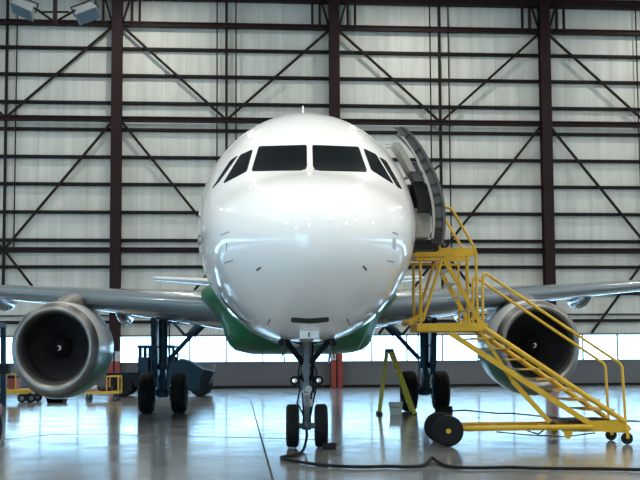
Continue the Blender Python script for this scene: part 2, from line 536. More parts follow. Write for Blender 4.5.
def hit(px, py):
    d_ = ray(px, py)
    h = BV.ray_cast(CAM, d_)
    if h[0] is None:
        t = (4.5 - CAM.y) / d_.y
        h = BV.find_nearest(CAM + d_ * t)
    return h[0], h[1] if h[1].dot(d_) < 0 else -h[1]


def rounded(poly, r, n=4):
    out = []
    P = [Vector(p) for p in poly]
    for i, p in enumerate(P):
        a = P[i - 1]; b = P[(i + 1) % len(P)]
        ra = min(r, (a - p).length * .4); rb = min(r, (b - p).length * .4)
        A = p + (a - p).normalized() * ra; B = p + (b - p).normalized() * rb
        for k in range(n + 1):
            t = k / n
            out.append(A * (1 - t) ** 2 + p * 2 * t * (1 - t) + B * t * t)
    res = []
    for i, p in enumerate(out):
        q = out[(i + 1) % len(out)]
        res.append(p)
        L = (q - p).length
        for k in range(1, int(L / 2.5)):
            res.append(p.lerp(q, k / int(L / 2.5)))
    return res


def patch(name, poly, r, mats, parent, off=.006, rings_n=6):
    """a thin shell lying on the fuselage skin"""
    ol = rounded([Vector(p) for p in poly], r)
    c = sum(ol, Vector((0, 0))) / len(ol)
    mb = MB(); L = []
    for k in range(rings_n, 0, -1):
        t = k / rings_n
        rr = []
        for p in ol:
            q = c.lerp(p, t); h, nn = hit(q.x, q.y)
            rr.append(h + nn * off)
        L.append(rr)
    edge = [hit(p.x, p.y)[0] for p in ol]
    mb.loft([edge] + L, 0, False)
    h, nn = hit(c.x, c.y)
    n = len(ol)
    mb.add(L[-1] + [h + nn * off], [(i, (i + 1) % n, n) for i in range(n)])
    return mb.build(name, mats, parent, ang=70)


W = [((259, 146.5), (306.8, 145.2), (307, 167.5), (302, 170.5), (251.5, 171.3)),
     ((312.2, 145.3), (358.5, 147), (367.2, 172), (318, 170.7), (313, 167.5)),
     ((253, 149.5), (247, 171.3), (223, 183.8), (240.6, 155)),
     ((363.2, 148.5), (375.8, 154.5), (393.6, 184.3), (371, 170)),
     ((238.2, 155.4), (219.4, 181.5), (211.9, 189.3), (230.5, 160.5)),
     ((379, 157), (386, 161), (402.3, 189.8), (397.2, 187))]
for p in W:
    patch('cockpit_window', p, 2.2, 'glass', fuselage, .008)
# windscreen wipers
for a, b_ in (((306, 169.5), (291, 170.8)), ((314, 170.2), (329, 170.8))):
    h1, n1 = hit(*a); h2, n2 = hit(*b_)
    hm, nm_ = hit((a[0] + b_[0]) / 2, (a[1] + b_[1]) / 2)
    MB().path([h1 + n1 * .012, hm + nm_ * .022, h2 + n2 * .016], .009, 6).build('wiper', 'black', fuselage)
hc, nc = hit(309.6, 160)
# black vent slot, hatch plate, static ports, probes
patch('vent_slot', ((291, 317.2), (310, 318.6), (329, 317), (329, 321.5), (310, 323.3), (291, 322)), 2.2, 'black', fuselage, .006, 4)
HYY = hit(310, 331)[0].y - .03
a = at(299.8, 330.3, HYY); b_ = at(319.3, 338.6, HYY)
MB().bb((a.x, HYY, a.z), (b_.x, HYY + .9, b_.z)).build('nose_gear_hatch', 'white', fuselage, bevel=.012)
a = at(308.3, 332.3, HYY - .005); b_ = at(309.8, 336.8, HYY - .005)
MB().bb((a.x, HYY - .005, a.z), (b_.x, HYY + .01, b_.z)).build('hatch_mark', 'black', fuselage)
for pl in (((256, 269.5), (260, 266.6), (261.3, 268.2), (257.3, 271.2)), ((362.3, 266.8), (363.8, 265.4), (367.2, 269.6), (365.8, 270.8))):
    patch('static_port', pl, .2, 'mark', fuselage, .006, 2)
for pl in (((267, 324.5), (269.2, 319), (270.6, 319.4), (268.4, 324.8)), ((346.5, 319.3), (347.6, 318.9), (350.4, 324.4), (349.2, 324.8))):
    patch('probe_plate', pl, .2, 'mark', fuselage, .01, 2)
# faint outlines of a service panel on either cheek, dark stripe laid on the skin along the lower left edge
for a, b_ in (((220.5, 235.2), (229.5, 231.7)), ((224.5, 263.2), (233, 260.2)), ((227, 243), (226, 252)), ((392.5, 232.2), (398, 234.3)), ((387, 260.5), (393.5, 262))):
    pts = []
    for i in range(7):
        h, n_ = hit(a[0] + (b_[0] - a[0]) * i / 6, a[1] + (b_[1] - a[1]) * i / 6); pts.append(h + n_ * .001)
    MB().path(pts, .006, 5).build('panel_line', 'mark', fuselage)
patch('access_panel', ((392.5, 238), (395.5, 238), (395.8, 249), (392.8, 249)), 1.4, 'faint', fuselage, .004, 3)
pts = []
for x, y in ((221.5, 297), (227, 304.5), (234, 312), (242, 318.6), (250, 323.5)):
    h, n_ = hit(x, y); pts.append(h + n_ * .002)
MB().path(pts, .022, 6, radii=[.012, .022, .026, .026, .01]).build('lower_dark_stripe', 'black', fuselage)
# blade aerial
MB().prism([(-.014, 6.55, 5.95), (-.014, 6.85, 5.95), (-.014, 6.80, 6.42), (-.014, 6.74, 6.42)], (.028, 0, 0)).build('aerial', 'white', air)

# green wing-to-body fairing
fr_ = []
HP = [(0, 1.66), (.7, 1.66), (1.2, 1.67), (1.48, 1.74), (1.62, 1.86), (1.71, 2.05), (1.79, 2.3), (1.91, 2.55), (2.12, 2.76), (2.28, 2.95), (2.26, 3.15), (1.9, 3.4), (1.2, 3.5), (0, 3.5)]
for X, kw, kz in ((9.4, .70, .62), (10.0, .84, .80), (10.7, .94, .93), (11.4, 1, 1), (14, 1.02, 1), (18.5, 1.02, 1), (20, .9, .9), (21.5, .72, .7)):
    half = [(x * kw, 2.7 + (z - 2.7) * kz) for x, z in HP]
    fr_.append([Vector((x, X, z)) for x, z in half] + [Vector((-x, X, z)) for x, z in half[-2:0:-1]])
MB().loft(fr_).build('belly_fairing', 'green', air, ang=60)


def airfoil(le, chord, tc_, sgn, s_, inc=0.0, n=22, camber=.015):
    X0, z0 = le
    up, lo = [], []
    for i in range(n + 1):
        x = (1 - math.cos(math.pi * i / n)) / 2
        y = 5 * tc_ * (.2969 * math.sqrt(x) - .126 * x - .3516 * x * x + .2843 * x**3 - .1015 * x**4)
        c = camber * 4 * x * (1 - x)
        up.append((x, c + y)); lo.append((x, c - y))
    pts = up[::-1] + lo[1:-1]
    ci, si = math.cos(inc), math.sin(inc)
    return [Vector((sgn * s_, X0 + chord * (x * ci + y * si), z0 + chord * (y * ci - x * si))) for x, y in pts]


def wsec(s_):
    """LE x, LE z, chord, t/c, incidence"""
    X = 11.25 + (s_ - 1.975) * .52
    z = 2.78 + (s_ - 1.975) * .093
    if s_ <= 6.4: ch = 6.5 + (3.95 - 6.5) * (s_ - 1.5) / 4.9; t_ = .145 + (.115 - .145) * (s_ - 1.5) / 4.9; inc = R(3.2) - R(2.2) * (s_ - 1.5) / 4.9
    else: ch = 3.95 + (1.5 - 3.95) * (s_ - 6.4) / 10.6; t_ = .108 - .018 * (s_ - 6.4) / 10.6; inc = R(1) - R(1.5) * (s_ - 6.4) / 10.6
    return X, z, ch, t_, inc


for sgn in (-1, 1):
    rg = []
    for s_ in (1.4, 2.5, 3.6, 5, 6.4, 8, 10, 12.5, 15, 16.6, 17.0):
        X, z, ch, t_, inc = wsec(s_)
        if s_ == 17.0: ch *= .8; t_ *= .4; X += .2
        rg.append(airfoil((X, z), ch, t_, sgn, s_, inc))
    wing = MB().loft(rg).build('wing', 'wing', air, ang=50)
    # wing-tip fence
    X, z, ch, t_, inc = wsec(17)
    MB().prism([(sgn * 17.0, X, z - .05), (sgn * 17.0, X + 1.7, z - .75), (sgn * 17.0, X + 2.1, z - .7), (sgn * 17.0, X + 1.9, z), (sgn * 17.0, X + 2.4, z + .8), (sgn * 17.0, X + 2.0, z + .85)], (sgn * .05, 0, 0)).build('wingtip_fence', 'white', wing)
    for s_ in (4.75, 8.3, 11.9):
        X, z, ch, t_, inc = wsec(s_)
        zT = z - ch * math.sin(inc)
        rr = []
        L0, L1 = X + ch * .5, X + ch + .9
        for i in range(13):
            t = i / 12
            k = math.sin(math.pi * min(1, max(0, .02 + .96 * t))) ** .6
            w, h_ = .17 * k, .27 * k
            zc = zT - .02 - .10 * math.sin(math.pi * t)
            rr.append([Vector((sgn * s_ + w * math.cos(2 * math.pi * j / 16), L0 + (L1 - L0) * t, zc + h_ * math.sin(2 * math.pi * j / 16))) for j in range(16)])
        MB().loft(rr).build('flap_track_fairing', 'wing', wing)
    # slat gaps / leading edge bright band
    # ---------------- engine
    ex, ez, X0 = (-5.745 if sgn < 0 else 5.73), 1.845, 11.75
    ax = (0, 1, 0)

    def oval(tab, n=64):
        return [[Vector((ex + a * math.cos(2 * math.pi * q / n), X0 + x, ez + (u if math.sin(2 * math.pi * q / n) > 0 else dn) * math.sin(2 * math.pi * q / n))) for q in range(n)] for x, a, u, dn in tab]
    nac = MB().loft(oval([(.28, 1.025, 1.055, 1.19), (.6, 1.07, 1.10, 1.225), (1.2, 1.10, 1.135, 1.245), (1.9, 1.09, 1.13, 1.19), (2.6, 1.03, 1.07, 1.12), (3.2, .94, .98, 1.0), (3.5, .87, .9, .92), (3.5, .85, .87, .89), (2.6, .86, .86, .87), (1.2, .81, .81, .81)]), 0, False)
    engine = nac.build('engine', 'cowl', air, ang=50)
    MB().loft(oval([(.28, 1.025, 1.055, 1.19), (.14, .985, 1.015, 1.145), (.06, .945, .975, 1.10), (.015, .905, .93, 1.045), (0, .875, .895, .995), (.015, .84, .86, .945), (.06, .81, .825, .895), (.14, .79, .80, .85), (.24, .78, .785, .82)]), 0, False).build('intake_lip', 'lip', engine, ang=60)
    MB().loft(oval([(.24, .78, .785, .82), (.6, .79, .79, .79), (.95, .80, .80, .80), (1.35, .81, .81, .81)]), 0, False).build('intake_barrel', 'barrel', engine)
    MB().lathe([(.62, .003), (.65, .04), (.74, .105), (.88, .185), (1.0, .245), (1.06, .26)], (ex, X0, ez), ax, 40).build('spinner', 'black', engine, ang=60)
    # the white comma painted on the spinner
    cm = []
    for i in range(16):
        a = R(60 + i * 15); rr_ = .020 + .0034 * i
        sl = .62 + (rr_ / .04) * .03 if rr_ < .04 else .65 + (rr_ - .04) / .065 * .09
        cm.append(Vector((ex + rr_ * math.cos(a) * -1, X0 + sl - .012, ez + rr_ * math.sin(a))))
    MB().path(cm, .014, 6, radii=[.006 + .012 * math.sin(math.pi * i / 15) for i in range(16)]).build('spinner_mark', 'white', engine)
    fb = MB()
    for k_ in range(36):
        a0 = 2 * math.pi * k_ / 36
        rws = []
        for i in range(6):
            rr_ = .26 + .53 * i / 5
            tw = R(25 + 38 * i / 5)
            hw = .075 + .02 * i / 5
            rad = Vector((math.cos(a0), 0, math.sin(a0))); tan = Vector((-math.sin(a0), 0, math.cos(a0)))
            c_ = Vector((ex, X0 + 1.10, ez)) + rad * rr_
            dv = tan * math.sin(tw) + Vector((0, 1, 0)) * math.cos(tw)
            nn = tan * math.cos(tw) - Vector((0, 1, 0)) * math.sin(tw)
            rws.append([c_ - dv * hw, c_ + nn * .008, c_ + dv * hw, c_ - nn * .008])
        fb.loft(rws)
    fb.build('fan_blades', 'blade', engine)
    MB().lathe([(1.24, .001), (1.24, .81)], (ex, X0, ez), ax, 48).build('fan_backing', 'black', engine)
    MB().lathe([(3.3, .70), (3.6, .66), (4.4, .52), (4.9, .42), (4.9, .40)], (ex, X0, ez), ax, 40).lathe([(4.3, .34), (4.9, .26), (5.5, .04)], (ex, X0, ez), ax, 32).build('exhaust_nozzle', 'hotmetal', engine)
    # pylon
    rr = []
    for X, zb, zt, hw, dx in ((X0 + .6, ez + 1.0, ez + 1.10, .10, .08), (X0 + .85, ez + 1.0, ez + 1.20, .20, .12), (X0 + 1.2, ez + 1.0, ez + 1.30, .26, .2), (X0 + 1.7, ez + .95, ez + 1.41, .28, .3), (X0 + 2.3, ez + .9, ez + 1.46, .27, .32), (X0 + 3.0, ez + .8, ez + 1.42, .25, .25), (X0 + 4.2, ez + .6, ez + 1.30, .22, .1), (X0 + 6, ez + .9, ez + 1.2, .12, 0)):
        rr.append([Vector((ex - sgn * dx + hw * cx_, X, z_)) for cx_, z_ in ((-1, zb), (-1, zb * .35 + zt * .65), (-.85, zb * .12 + zt * .88), (-.5, zt - .02), (0, zt), (.5, zt - .02), (.85, zb * .12 + zt * .88), (1, zb * .35 + zt * .65), (1, zb))])
    MB().loft(rr).build('pylon', 'pylon', engine, ang=60)
    # tail plane
    rg = []
    for s_, X, ch, tc_ in ((.3, 31.2, 3.9, .12), (3, 32.85, 2.9, .12), (5.85, 34.6, 1.75, .15), (6.05, 34.85, 1.4, .08)):
        rg.append(airfoil((X, 4.55 + .098 * s_), ch, tc_, sgn, s_, 0, 14, 0))
    MB().loft(rg).build('horizontal_stabilizer', 'white', air)
# fin
rg = []
for z, X, ch, tc_ in ((5.5, 29.6, 6.2, .10), (8.5, 32.2, 4.3, .10), (11.6, 34.9, 2.2, .09)):
    rg.append([Vector((p.z, p.y, z)) for p in airfoil((X, 0), ch, tc_, 1, 0, 0, 14, 0)])
MB().loft(rg).build('vertical_stabilizer', 'white', air)

# ---------------- open cabin door, moved forward and outward along the hull
def hullx(z, X=4.9, off=0.0):
    zt, zb, zm, w = 5.76 + off, 1.81 - off, 3.84, 1.96 + off
    t = (z - zm) / ((zt - zm) if z >= zm else (zm - zb))
    return w * math.sqrt(max(0, 1 - t * t))


DY0, DY1 = 3.62, 4.42
zs = [3.42 + (5.36 - 3.42) * i / 24 for i in range(25)]


def ddx(z):
    return -.07 + .09 * min(1, max(0, (z - 4.7) / .62)) ** 1.3


def shell(off0, off1, y0, y1, za=0, zb_=24):
    rr = []
    for i in range(za, zb_ + 1):
        z = zs[i]; x = hullx(z) + ddx(z)
        rr.append([Vector((x + off0, y0, z)), Vector((x + off1, y0, z)), Vector((x + off1, y1, z)), Vector((x + off0, y1, z))])
    return rr


dr = MB().loft(shell(.33, .375, DY0, DY1)).build('cabin_door', 'seal', air)
MB().loft(shell(.16, .20, DY0 + .02, DY0 + .05, 1, 22)).build('door_seal', 'sealt', dr)
MB().loft(shell(.20, .335, DY0 + .05, DY0 + .08, 0, 24)).build('door_edge_frame', 'seal', dr)
for i in (1, 3, 5, 8, 10, 12, 15, 17, 19, 22):
    x = hullx(zs[i]) + ddx(zs[i])
    sl = (hullx(zs[min(24, i + 1)]) - hullx(zs[max(0, i - 1)])) / (zs[min(24, i + 1)] - zs[max(0, i - 1)])
    MB().box((x + .265, DY0 + .045, zs[i]), (.12, .03, .05 if i % 2 else .035), Matrix.Rotation(math.atan(sl), 3, 'Y')).build('door_latch', 'dark', dr)
x = hullx(3.5)
MB().bb((x + .10, DY0 + .03, 3.42), (x + .28, DY0 + .12, 3.62)).build('door_foot', 'dark', dr)
MB().loft(shell(-.03, .20, DY0 + .3, DY1 + .1, 7, 13)).build('door_mechanism', 'dark', dr)
MB().loft(shell(-.06, .19, DY0 + .5, DY1 + .12, 2, 8)).build('slide_bustle', 'lining', dr)
MB().loft(shell(-.02, .08, DY0 + .12, DY1 - .15, 15, 21)).build('door_upper_lining', 'sealt', dr)
MB().loft(shell(.0, .17, DY0 + .16, DY1 - .2, 13, 17)).build('door_inner_frame', 'seal', dr)
MB().bb((1.78, 4.25, 3.37), (2.24, 4.64, 3.50)).build('door_sill_bar', 'dark', dr)
for a, b_ in ((at(386, 144.5, 4.4), at(398, 143.5, 4.0)), (at(386, 148, 4.4), at(398, 147, 4.0))):
    MB().tube(a, b_, .012, 8).build('door_guide_rod', 'sealt', dr)
MB().tube((1.55, 4.75, 4.62), (2.08, 4.2, 4.72), .03, 10).build('door_support_arm', 'sealt', dr)
MB().tube(at(427, 175, 4.1), at(440.5, 164.5, 4.1), .022, 8).build('door_stay', 'dark', dr)

# ---------------- nose gear
ng = MB()
zx = .38
ng.tube((0, 4.85, 1.95), (0, NG - .02, 1.05), .085, 20)
ng.tube((0, NG - .02, 1.06), (0, NG, .45), .062, 20, 1)
ng.tube((0, NG - .03, 1.13), (0, NG - .02, 1.02), .105, 20)
ng.tube((-.17, NG, zx), (.17, NG, zx), .05, 16)
ng.tube((0, NG, .50), (0, NG, .31), .078, 16)
ng.bb((-.06, NG - .15, .84), (.055, NG - .05, .94), 2)
# torque links
ng.bar((0, NG - .09, .98), (0, NG - .27, .72), .085, .03).bar((0, NG - .27, .72), (0, NG - .08, .48), .085, .03)
# steering collar
ng.tube((-.13, NG - .07, 1.22), (.13, NG - .07, 1.22), .04, 12, 3).bb((-.085, NG - .12, 1.15), (.085, NG, 1.30), 3)
ng.box((.045, NG - .15, .78), (.11, .07, .12), None, 1)
ng.tube((.03, NG - .16, 1.02), (.03, NG - .06, 1.02), .06, 14, 1)
ng.bb((-.05, NG - .16, 1.36), (.07, NG - .07, 1.48), 3)
for q in (-1, 1):
    ng.tube((q * .40, 4.35, 1.90), (q * .05, NG - .08, 1.45), .05, 10, 3)
    ng.tube((q * .40, 4.35, 1.90), (q * .06, NG - .1, 1.80), .03, 8, 3)
    ng.tube((q * .10, NG - .06, 1.8), (q * .115, NG - .07, .95), .02, 8, 0 if q < 0 else 3)
    ng.tube((q * .34, 4.3, 1.90), (q * .44, 4.4, 1.80), .07, 10, 3)
    ng.tube((q * .17, NG - .02, 1.15), (q * .05, NG - .06, 1.38), .02, 8, 3)
    ng.tube((q * .075, NG - .08, .95), (q * .055, NG - .05, .45), .014, 6, 3)
ng.path([(-.09, NG - .1, 1.6), (-.15, NG - .14, 1.3), (-.12, NG - .12, 1.0), (-.17, NG - .1, .78), (-.10, NG - .08, .66), (-.04, NG - .08, .5)], .014, 6, 3)
ng.path([(.1, NG - .1, 1.5), (.17, NG - .14, 1.32), (.15, NG - .12, .98), (.10, NG - .1, .75), (.05, NG - .08, .5)], .016, 6, 3)
ng.path([(.06, NG - .12, 1.7), (.08, NG - .14, 1.4), (.05, NG - .14, 1.2), (.09, NG - .12, .95), (.06, NG - .1, .6)], .012, 6, 3)
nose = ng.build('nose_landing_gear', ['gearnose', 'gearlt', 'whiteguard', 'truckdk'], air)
for q in (-1, 1):
    wheel_mb((q * .25, NG, zx), .38, .225).build('wheel', ['rubber', 'rim'], nose)
    c = Vector((q * .205, NG - .12, 1.165))
    MB().tube(c + V(0, .1, 0), c, .055, 16, 0, .085).lathe([(0, .05), (-.012, .04), (-.018, .001)], c, (0, 1, 0), 16, 1).tube(c + V(0, .05, 0), V(q * .08, NG - .05, 1.2), .02, 8, 0).build('taxi_light', ['truckdk', 'chrome'], nose)
    # bay doors hanging either side
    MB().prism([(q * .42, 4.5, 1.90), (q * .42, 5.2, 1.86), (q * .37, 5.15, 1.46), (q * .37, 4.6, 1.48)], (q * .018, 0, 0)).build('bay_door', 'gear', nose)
    MB().tube((q * .36, 4.1, 1.93), (q * .44, 4.12, 1.55), .012, 6).build('door_rod', 'dark', nose)
# aerials below the hull (thin blades)
for a, b_ in (((389, 340), (383, 352)),):
    pass

MB().tube(at(377, 313, 8.5), at(351, 363, 7.5), .008, 6).build('drain_mast', 'lamp', air)
# ---------------- main gear
MG = 17.71
for sgn in (-1, 1):
    x0 = -3.79 if sgn < 0 else 3.75
    g_ = MB()
    g_.tube((x0 - sgn * .0, MG - .1, 3.05), (x0, MG, 1.25), .125, 20)
    g_.tube((x0, MG, 1.3), (x0, MG, .62), .09, 20, 1)
    g_.tube((x0, MG, 1.42), (x0, MG, 1.24), .155, 20)
    g_.tube((x0 - .32, MG, .584), (x0 + .32, MG, .584), .095, 16)
    g_.tube((x0, MG, .70), (x0, MG, .46), .14, 16)
    g_.bar((x0, MG - .17, 1.25), (x0, MG - .48, .95), .16, .05).bar((x0, MG - .48, .95), (x0, MG - .14, .62), .16, .05)
    # brake packs
    for q in (-1, 1):
        g_.tube((x0 + q * .20, MG, .584), (x0 + q * .28, MG, .584), .24, 20)
    g_.path([(x0 + .17, MG - .1, 2.6), (x0 + .2, MG - .15, 1.8), (x0 + .16, MG - .2, 1.2), (x0 + .1, MG - .15, .8)], .02, 6)
    g_.path([(x0 - .17, MG - .1, 2.6), (x0 - .2, MG - .15, 1.8), (x0 - .18, MG - .2, 1.1), (x0 - .2, MG - .1, .75)], .02, 6)
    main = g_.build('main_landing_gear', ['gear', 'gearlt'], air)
    for q in (-1, 1):
        wheel_mb((x0 + q * .4635, MG, .584), .584, .43).build('wheel', ['rubber', 'rim'], main)
    ss = MB()
    xi = x0 - sgn * 1.02
    ss.tube((x0 - sgn * .12, MG + .1, 1.5), (xi + sgn * .05, MG + .1, 2.42), .065, 12)
    ss.tube((xi + sgn * .22, MG + .1, 2.26), (xi - sgn * .14, MG + .1, 2.62), .14, 12)
    ss.tube((x0 - sgn * .15, MG, 2.75), (x0 - sgn * .62, MG + .1, 2.22), .04, 10).tube((x0 - sgn * .62, MG + .1, 2.22), (xi - sgn * .0, MG + .1, 2.5), .045, 10)
    ss.tube((x0 - sgn * .2, MG, 2.9), (xi, MG + .1, 2.6), .05, 10)
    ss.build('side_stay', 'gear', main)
    dmb = MB()
    xo = x0 + sgn * .32
    dmb.prism([(xo, MG - .55, 2.95), (xo, MG + .75, 2.95), (xo - sgn * .03, MG + .7, 1.35), (xo - sgn * .05, MG + .3, 1.05), (xo - sgn * .05, MG - .25, 1.05), (xo - sgn * .03, MG - .5, 1.4)], (-sgn * .14, 0, 0))
    dmb.tube((xo - sgn * .1, MG, 1.9), (x0, MG, 1.9), .03, 8).tube((xo - sgn * .1, MG, 2.6), (x0, MG, 2.6), .03, 8)
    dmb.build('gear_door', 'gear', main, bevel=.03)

# ------------------------------------------------------------------ boarding stairs
YN, YF = 5.15, 6.15
base = gr(535, 446)
stair = thing('boarding_stairs', 'yellow wheeled maintenance stairs standing at the open cabin door', 'stairs', (at(535, 446, YN).x, (YN + YF) / 2, 0))


def N(px, py, Y=None):
    p = at(px, py, YN)
    return Vector((p.x, YN if Y is None else Y, p.z))


def both(mb, fn):
    for Y in (YN, YF): fn(Y)


mb = MB()
for Y in (YN, YF):
    mb.path([N(447, 429, Y), N(500, 428, Y), N(592, 427, Y)], .052, 12)
    mb.prism([N(587, 421, Y), N(622, 420, Y), N(631, 427, Y), N(626, 433, Y), N(587, 431, Y)], (0, .05 if Y == YN else -.05, 0))
    mb.prism([N(564, 429, Y), N(573, 429, Y), N(572, 437, Y), N(568, 439.5, Y), N(565, 437, Y)], (0, .03, 0))
for px in (447, 500, 552, 590):
    mb.tube(N(px, 428, YN), N(px, 428, YF), .04, 10)
mb.bar(N(575, 433, YF - .1), N(626, 433, YF - .1), .06, .07)
frame = mb.build('base_frame', 'yellow', stair)
MB().bb(N(570, 420, YN + .1), N(612, 423.5, YF - .1)).build('base_plate', 'dark', stair)
mb = MB()
mb.path([N(500, 433, YN + .3), N(530, 436, YN + .3), N(570, 438, YN + .3), N(600, 434, YN + .3)], .012, 6)
mb.path([N(552, 431, YN + .5), N(545, 436, YN + .5), N(535, 433, YN + .6)], .015, 6)
mb.build('brake_cable', 'dark', stair)
mb = MB(); mb.tube(N(553, 425, YN + .02), N(553, 425, YN + .2), .065, 14)
mb.build('jack_drum', 'dark', stair)
p = N(447, 431)
rw = .0
for Y in (YN - .12, YF + .02):
    c = Vector((p.x, Y, .272))
    w_ = wheel_mb(c, .272, .13, (0, 1, 0), .3, False)
    w_.m = [1 if (len(w_.f[i]) > 4 and False) else m_ for i, m_ in enumerate(w_.m)]
    wo = w_.build('wheel', ['rubber', 'rubber'], stair)
    MB().tube(c - V(0, .075, 0), c + V(0, .075, 0), .045, 12).build('hub_cap', 'yellow', wo)
p = N(627, 438)
for Y in (YN + .03, YF - .03):
    c = Vector((p.x + .01, Y, .105))
    wo = wheel_mb(c, .105, .06, (0, 1, 0), .62, False).build('caster', ['rubber', 'rubber'], stair)
    MB().bb(c + V(-.03, -.055, .0), c + V(.03, -.04, .17)).bb(c + V(-.03, .04, .0), c + V(.03, .055, .17)).bb(c + V(-.07, -.06, .15), c + V(.07, .06, .18)).build('caster_fork', 'yellow', wo)
# lower flight
for Y in (YN, YF):
    MB().tube(N(484, 328, Y), N(624, 421, Y), .047, 12).build('upper_stringer', 'yellow', stair)
MB().bar(N(450, 333, YN), N(589, 423, YN), .05, .095).build('lower_stringer', 'yellow', stair)
MB().bar(N(513, 381, YN + .06), N(552, 424, YN + .06), .05, .085).build('support_strut', 'yellow', stair)
MB().bar(N(482, 333, YN + .06), N(513, 381, YN + .06), .05, .06).build('support_strut', 'yellow', stair)
TR = [(504, 338), (519.5, 348), (535, 359), (551, 369), (566.5, 379), (583, 390), (600, 400), (615, 409.7)]
for px, py in TR:
    a = N(px - 30, py + 1.2); b_ = N(px, py - .6)
    MB().bb((a.x, YN + .0, a.z), (b_.x, YF, b_.z)).build('tread', 'tread', stair)
RN = [(626, 430), (624.5, 405), (622, 367), (619.5, 363), (608, 355.5), (550, 316.5), (495, 279.5), (487, 274), (484, 274), (482.5, 278), (483, 326)]
for Y in (YN, YF):
    MB().path([N(x, y, Y) for x, y in RN], .026, 10).build('handrail', 'yellow', stair)
# landing
mb = MB()
for Y in (YN, YF):
    a = N(417, 323.5, Y); b_ = N(488, 331, Y)
    mb.bb((a.x, Y - .03, a.z), (b_.x, Y + .03, b_.z))
a = N(417, 324); b_ = N(488, 326.2)
mb.bb((a.x, YN, a.z), (b_.x, YF, b_.z))
for px in (418, 487): mb.bb(N(px - 1.5, 324, YN), N(px + 1.5, 331, YF))
mb.build('landing', 'yellow', stair)
MB().tube(N(411, 321.5, YN - .02), N(411, 321.5, YN + .08), .06, 14).tube(N(411, 321.5, YF - .08), N(411, 321.5, YF), .06, 14).tube(N(411, 321.5, YN), N(411, 321.5, YF), .02, 8).build('roller', 'tread', stair)
for Y in (YN, YF):
    MB().tube(N(420.8, 325, Y), N(420.3, 258, Y), .028, 10).build('platform_leg', 'yellow', stair)
    MB().tube(N(422.5, 321, Y), N(441.5, 260, Y), .03, 10).build('platform_brace', 'yellow', stair)
    MB().tube(N(411, 321.5, Y), N(423, 314, Y), .028, 10).build('roller_arm', 'yellow', stair)
    MB().tube(N(462, 323, Y), N(478, 316, Y), .02, 8).build('corner_brace', 'yellow', stair)
# upper flight
for Y in (YN, YF):
    MB().bar(N(443.5, 258, Y), N(481, 324, Y), .045, .075).build('ladder_stringer', 'yellow', stair)
for px, py in ((447, 270), (454, 283), (461.5, 297), (469, 310.5)):
    a = N(px - 3.5, py + .9); b_ = N(px + 2.5, py - .6)
    MB().bb((a.x, YN, a.z), (b_.x, YF, b_.z)).build('ladder_rung', 'gearlt', stair)
# top platform
mb = MB()
for Y in (YN, YF):
    a = N(415.5, 248, Y); b_ = N(474, 256.5, Y)
    mb.bb((a.x, Y - .015, a.z), (b_.x, Y + .015, b_.z))
    a = N(415.5, 258, Y); b_ = N(440, 260.5, Y)
    mb.bb((a.x, Y - .03, a.z), (b_.x, Y + .03, b_.z))
    a = N(440, 259, Y); b_ = N(470, 261, Y)
    mb.bb((a.x, Y - .02, a.z), (b_.x, Y + .02, b_.z))
a = N(415.5, 254.5); b_ = N(446, 256.5)
mb.bb((a.x, YN, a.z), (b_.x, YF, b_.z))
mb.build('top_platform', 'yellow', stair)
for Y in (YN, YF):
    rail = [N(478.5, 326, Y), N(476.5, 290, Y), N(476, 253, Y), N(473.5, 246, Y), N(453.5, 212, Y), N(450, 208, Y), N(446, 207, Y)]
    if Y == YN: rail += [N(441, 206.8, Y), N(439, 209, Y), N(439, 250, Y)]
    MB().path(rail, .026, 10).build('platform_handrail', 'yellow', stair)
    MB().tube(N(468.5, 322, Y), N(467.5, 256, Y), .022, 8).build('guard_post', 'yellow', stair)

# ------------------------------------------------------------------ step ladder, bucket, chocks, hose
c = gr(397, 415)
LY = c.y
lad = thing('step_ladder', 'yellow A-frame step ladder with blue cap standing beside the grey bucket', 'ladder', (c.x, LY, 0))


def L(px, py, Y):
    p = at(px, py, LY); return Vector((p.x, Y, p.z))


for dy in (0, .5):
    MB().bar(L(392, 351, LY + dy), L(414.5, 413.6, LY + dy - .03 + .06 * (dy > 0)), .04, .11).build('front_rail', 'ladder', lad)
    MB().bar(L(387.8, 351, LY + dy), L(380, 414.5, LY + dy), .04, .06).build('rear_rail', 'ladder', lad)
    for q in ((414.5, 413.6), (380, 414.5)):
        p = L(*q, LY + dy); MB().bb((p.x - .07, p.y - .035, 0), (p.x + .07, p.y + .035, .08)).build('foot', 'black', lad)
for i in range(1, 6):
    t = i / 6.2
    p = L(392 + 22.5 * t, 351 + 62.6 * t, LY)
    MB().bb((p.x - .05, LY, p.z - .015), (p.x + .05, LY + .5, p.z + .015)).build('step', 'ladder', lad)
for i in (1, 3):
    t = i / 4
    p = L(387.8 - 7.8 * t, 351 + 63.5 * t, LY)
    MB().tube((p.x, LY, p.z), (p.x, LY + .5, p.z), .015, 8).build('cross_bar', 'ladder', lad)
a = L(386.3, 348.8, LY); b_ = L(393.8, 352, LY)
MB().bb((a.x, LY - .04, a.z), (b_.x, LY + .54, b_.z)).build('top_cap', 'bluecap', lad, bevel=.02)

c = gr(396, 414.5)
c.y -= .25; c.x -= .03
bk = thing('bucket', 'beige grey square bucket on the floor between the step ladder legs', 'bucket', c)
mb = MB()
for h1, r1, h2, r2 in ((0, .145, .33, .17),):
    def sq(r, z, y=0): return [c + V(x * r, yy * r, z) for x, yy in ((-1, -1), (1, -1), (1, 1), (-1, 1))]
    mb.loft([sq(.145, 0), sq(.168, .32), sq(.182, .325), sq(.182, .35), sq(.160, .35), sq(.140, .03)])
mb.build('bucket_body', 'bucket', bk, bevel=.012)
MB().path([c + V(-.185, 0, .33), c + V(-.2, -.12, .25), c + V(0, -.21, .20), c + V(.2, -.12, .25), c + V(.185, 0, .33)], .008, 6).build('handle', 'dark', bk)


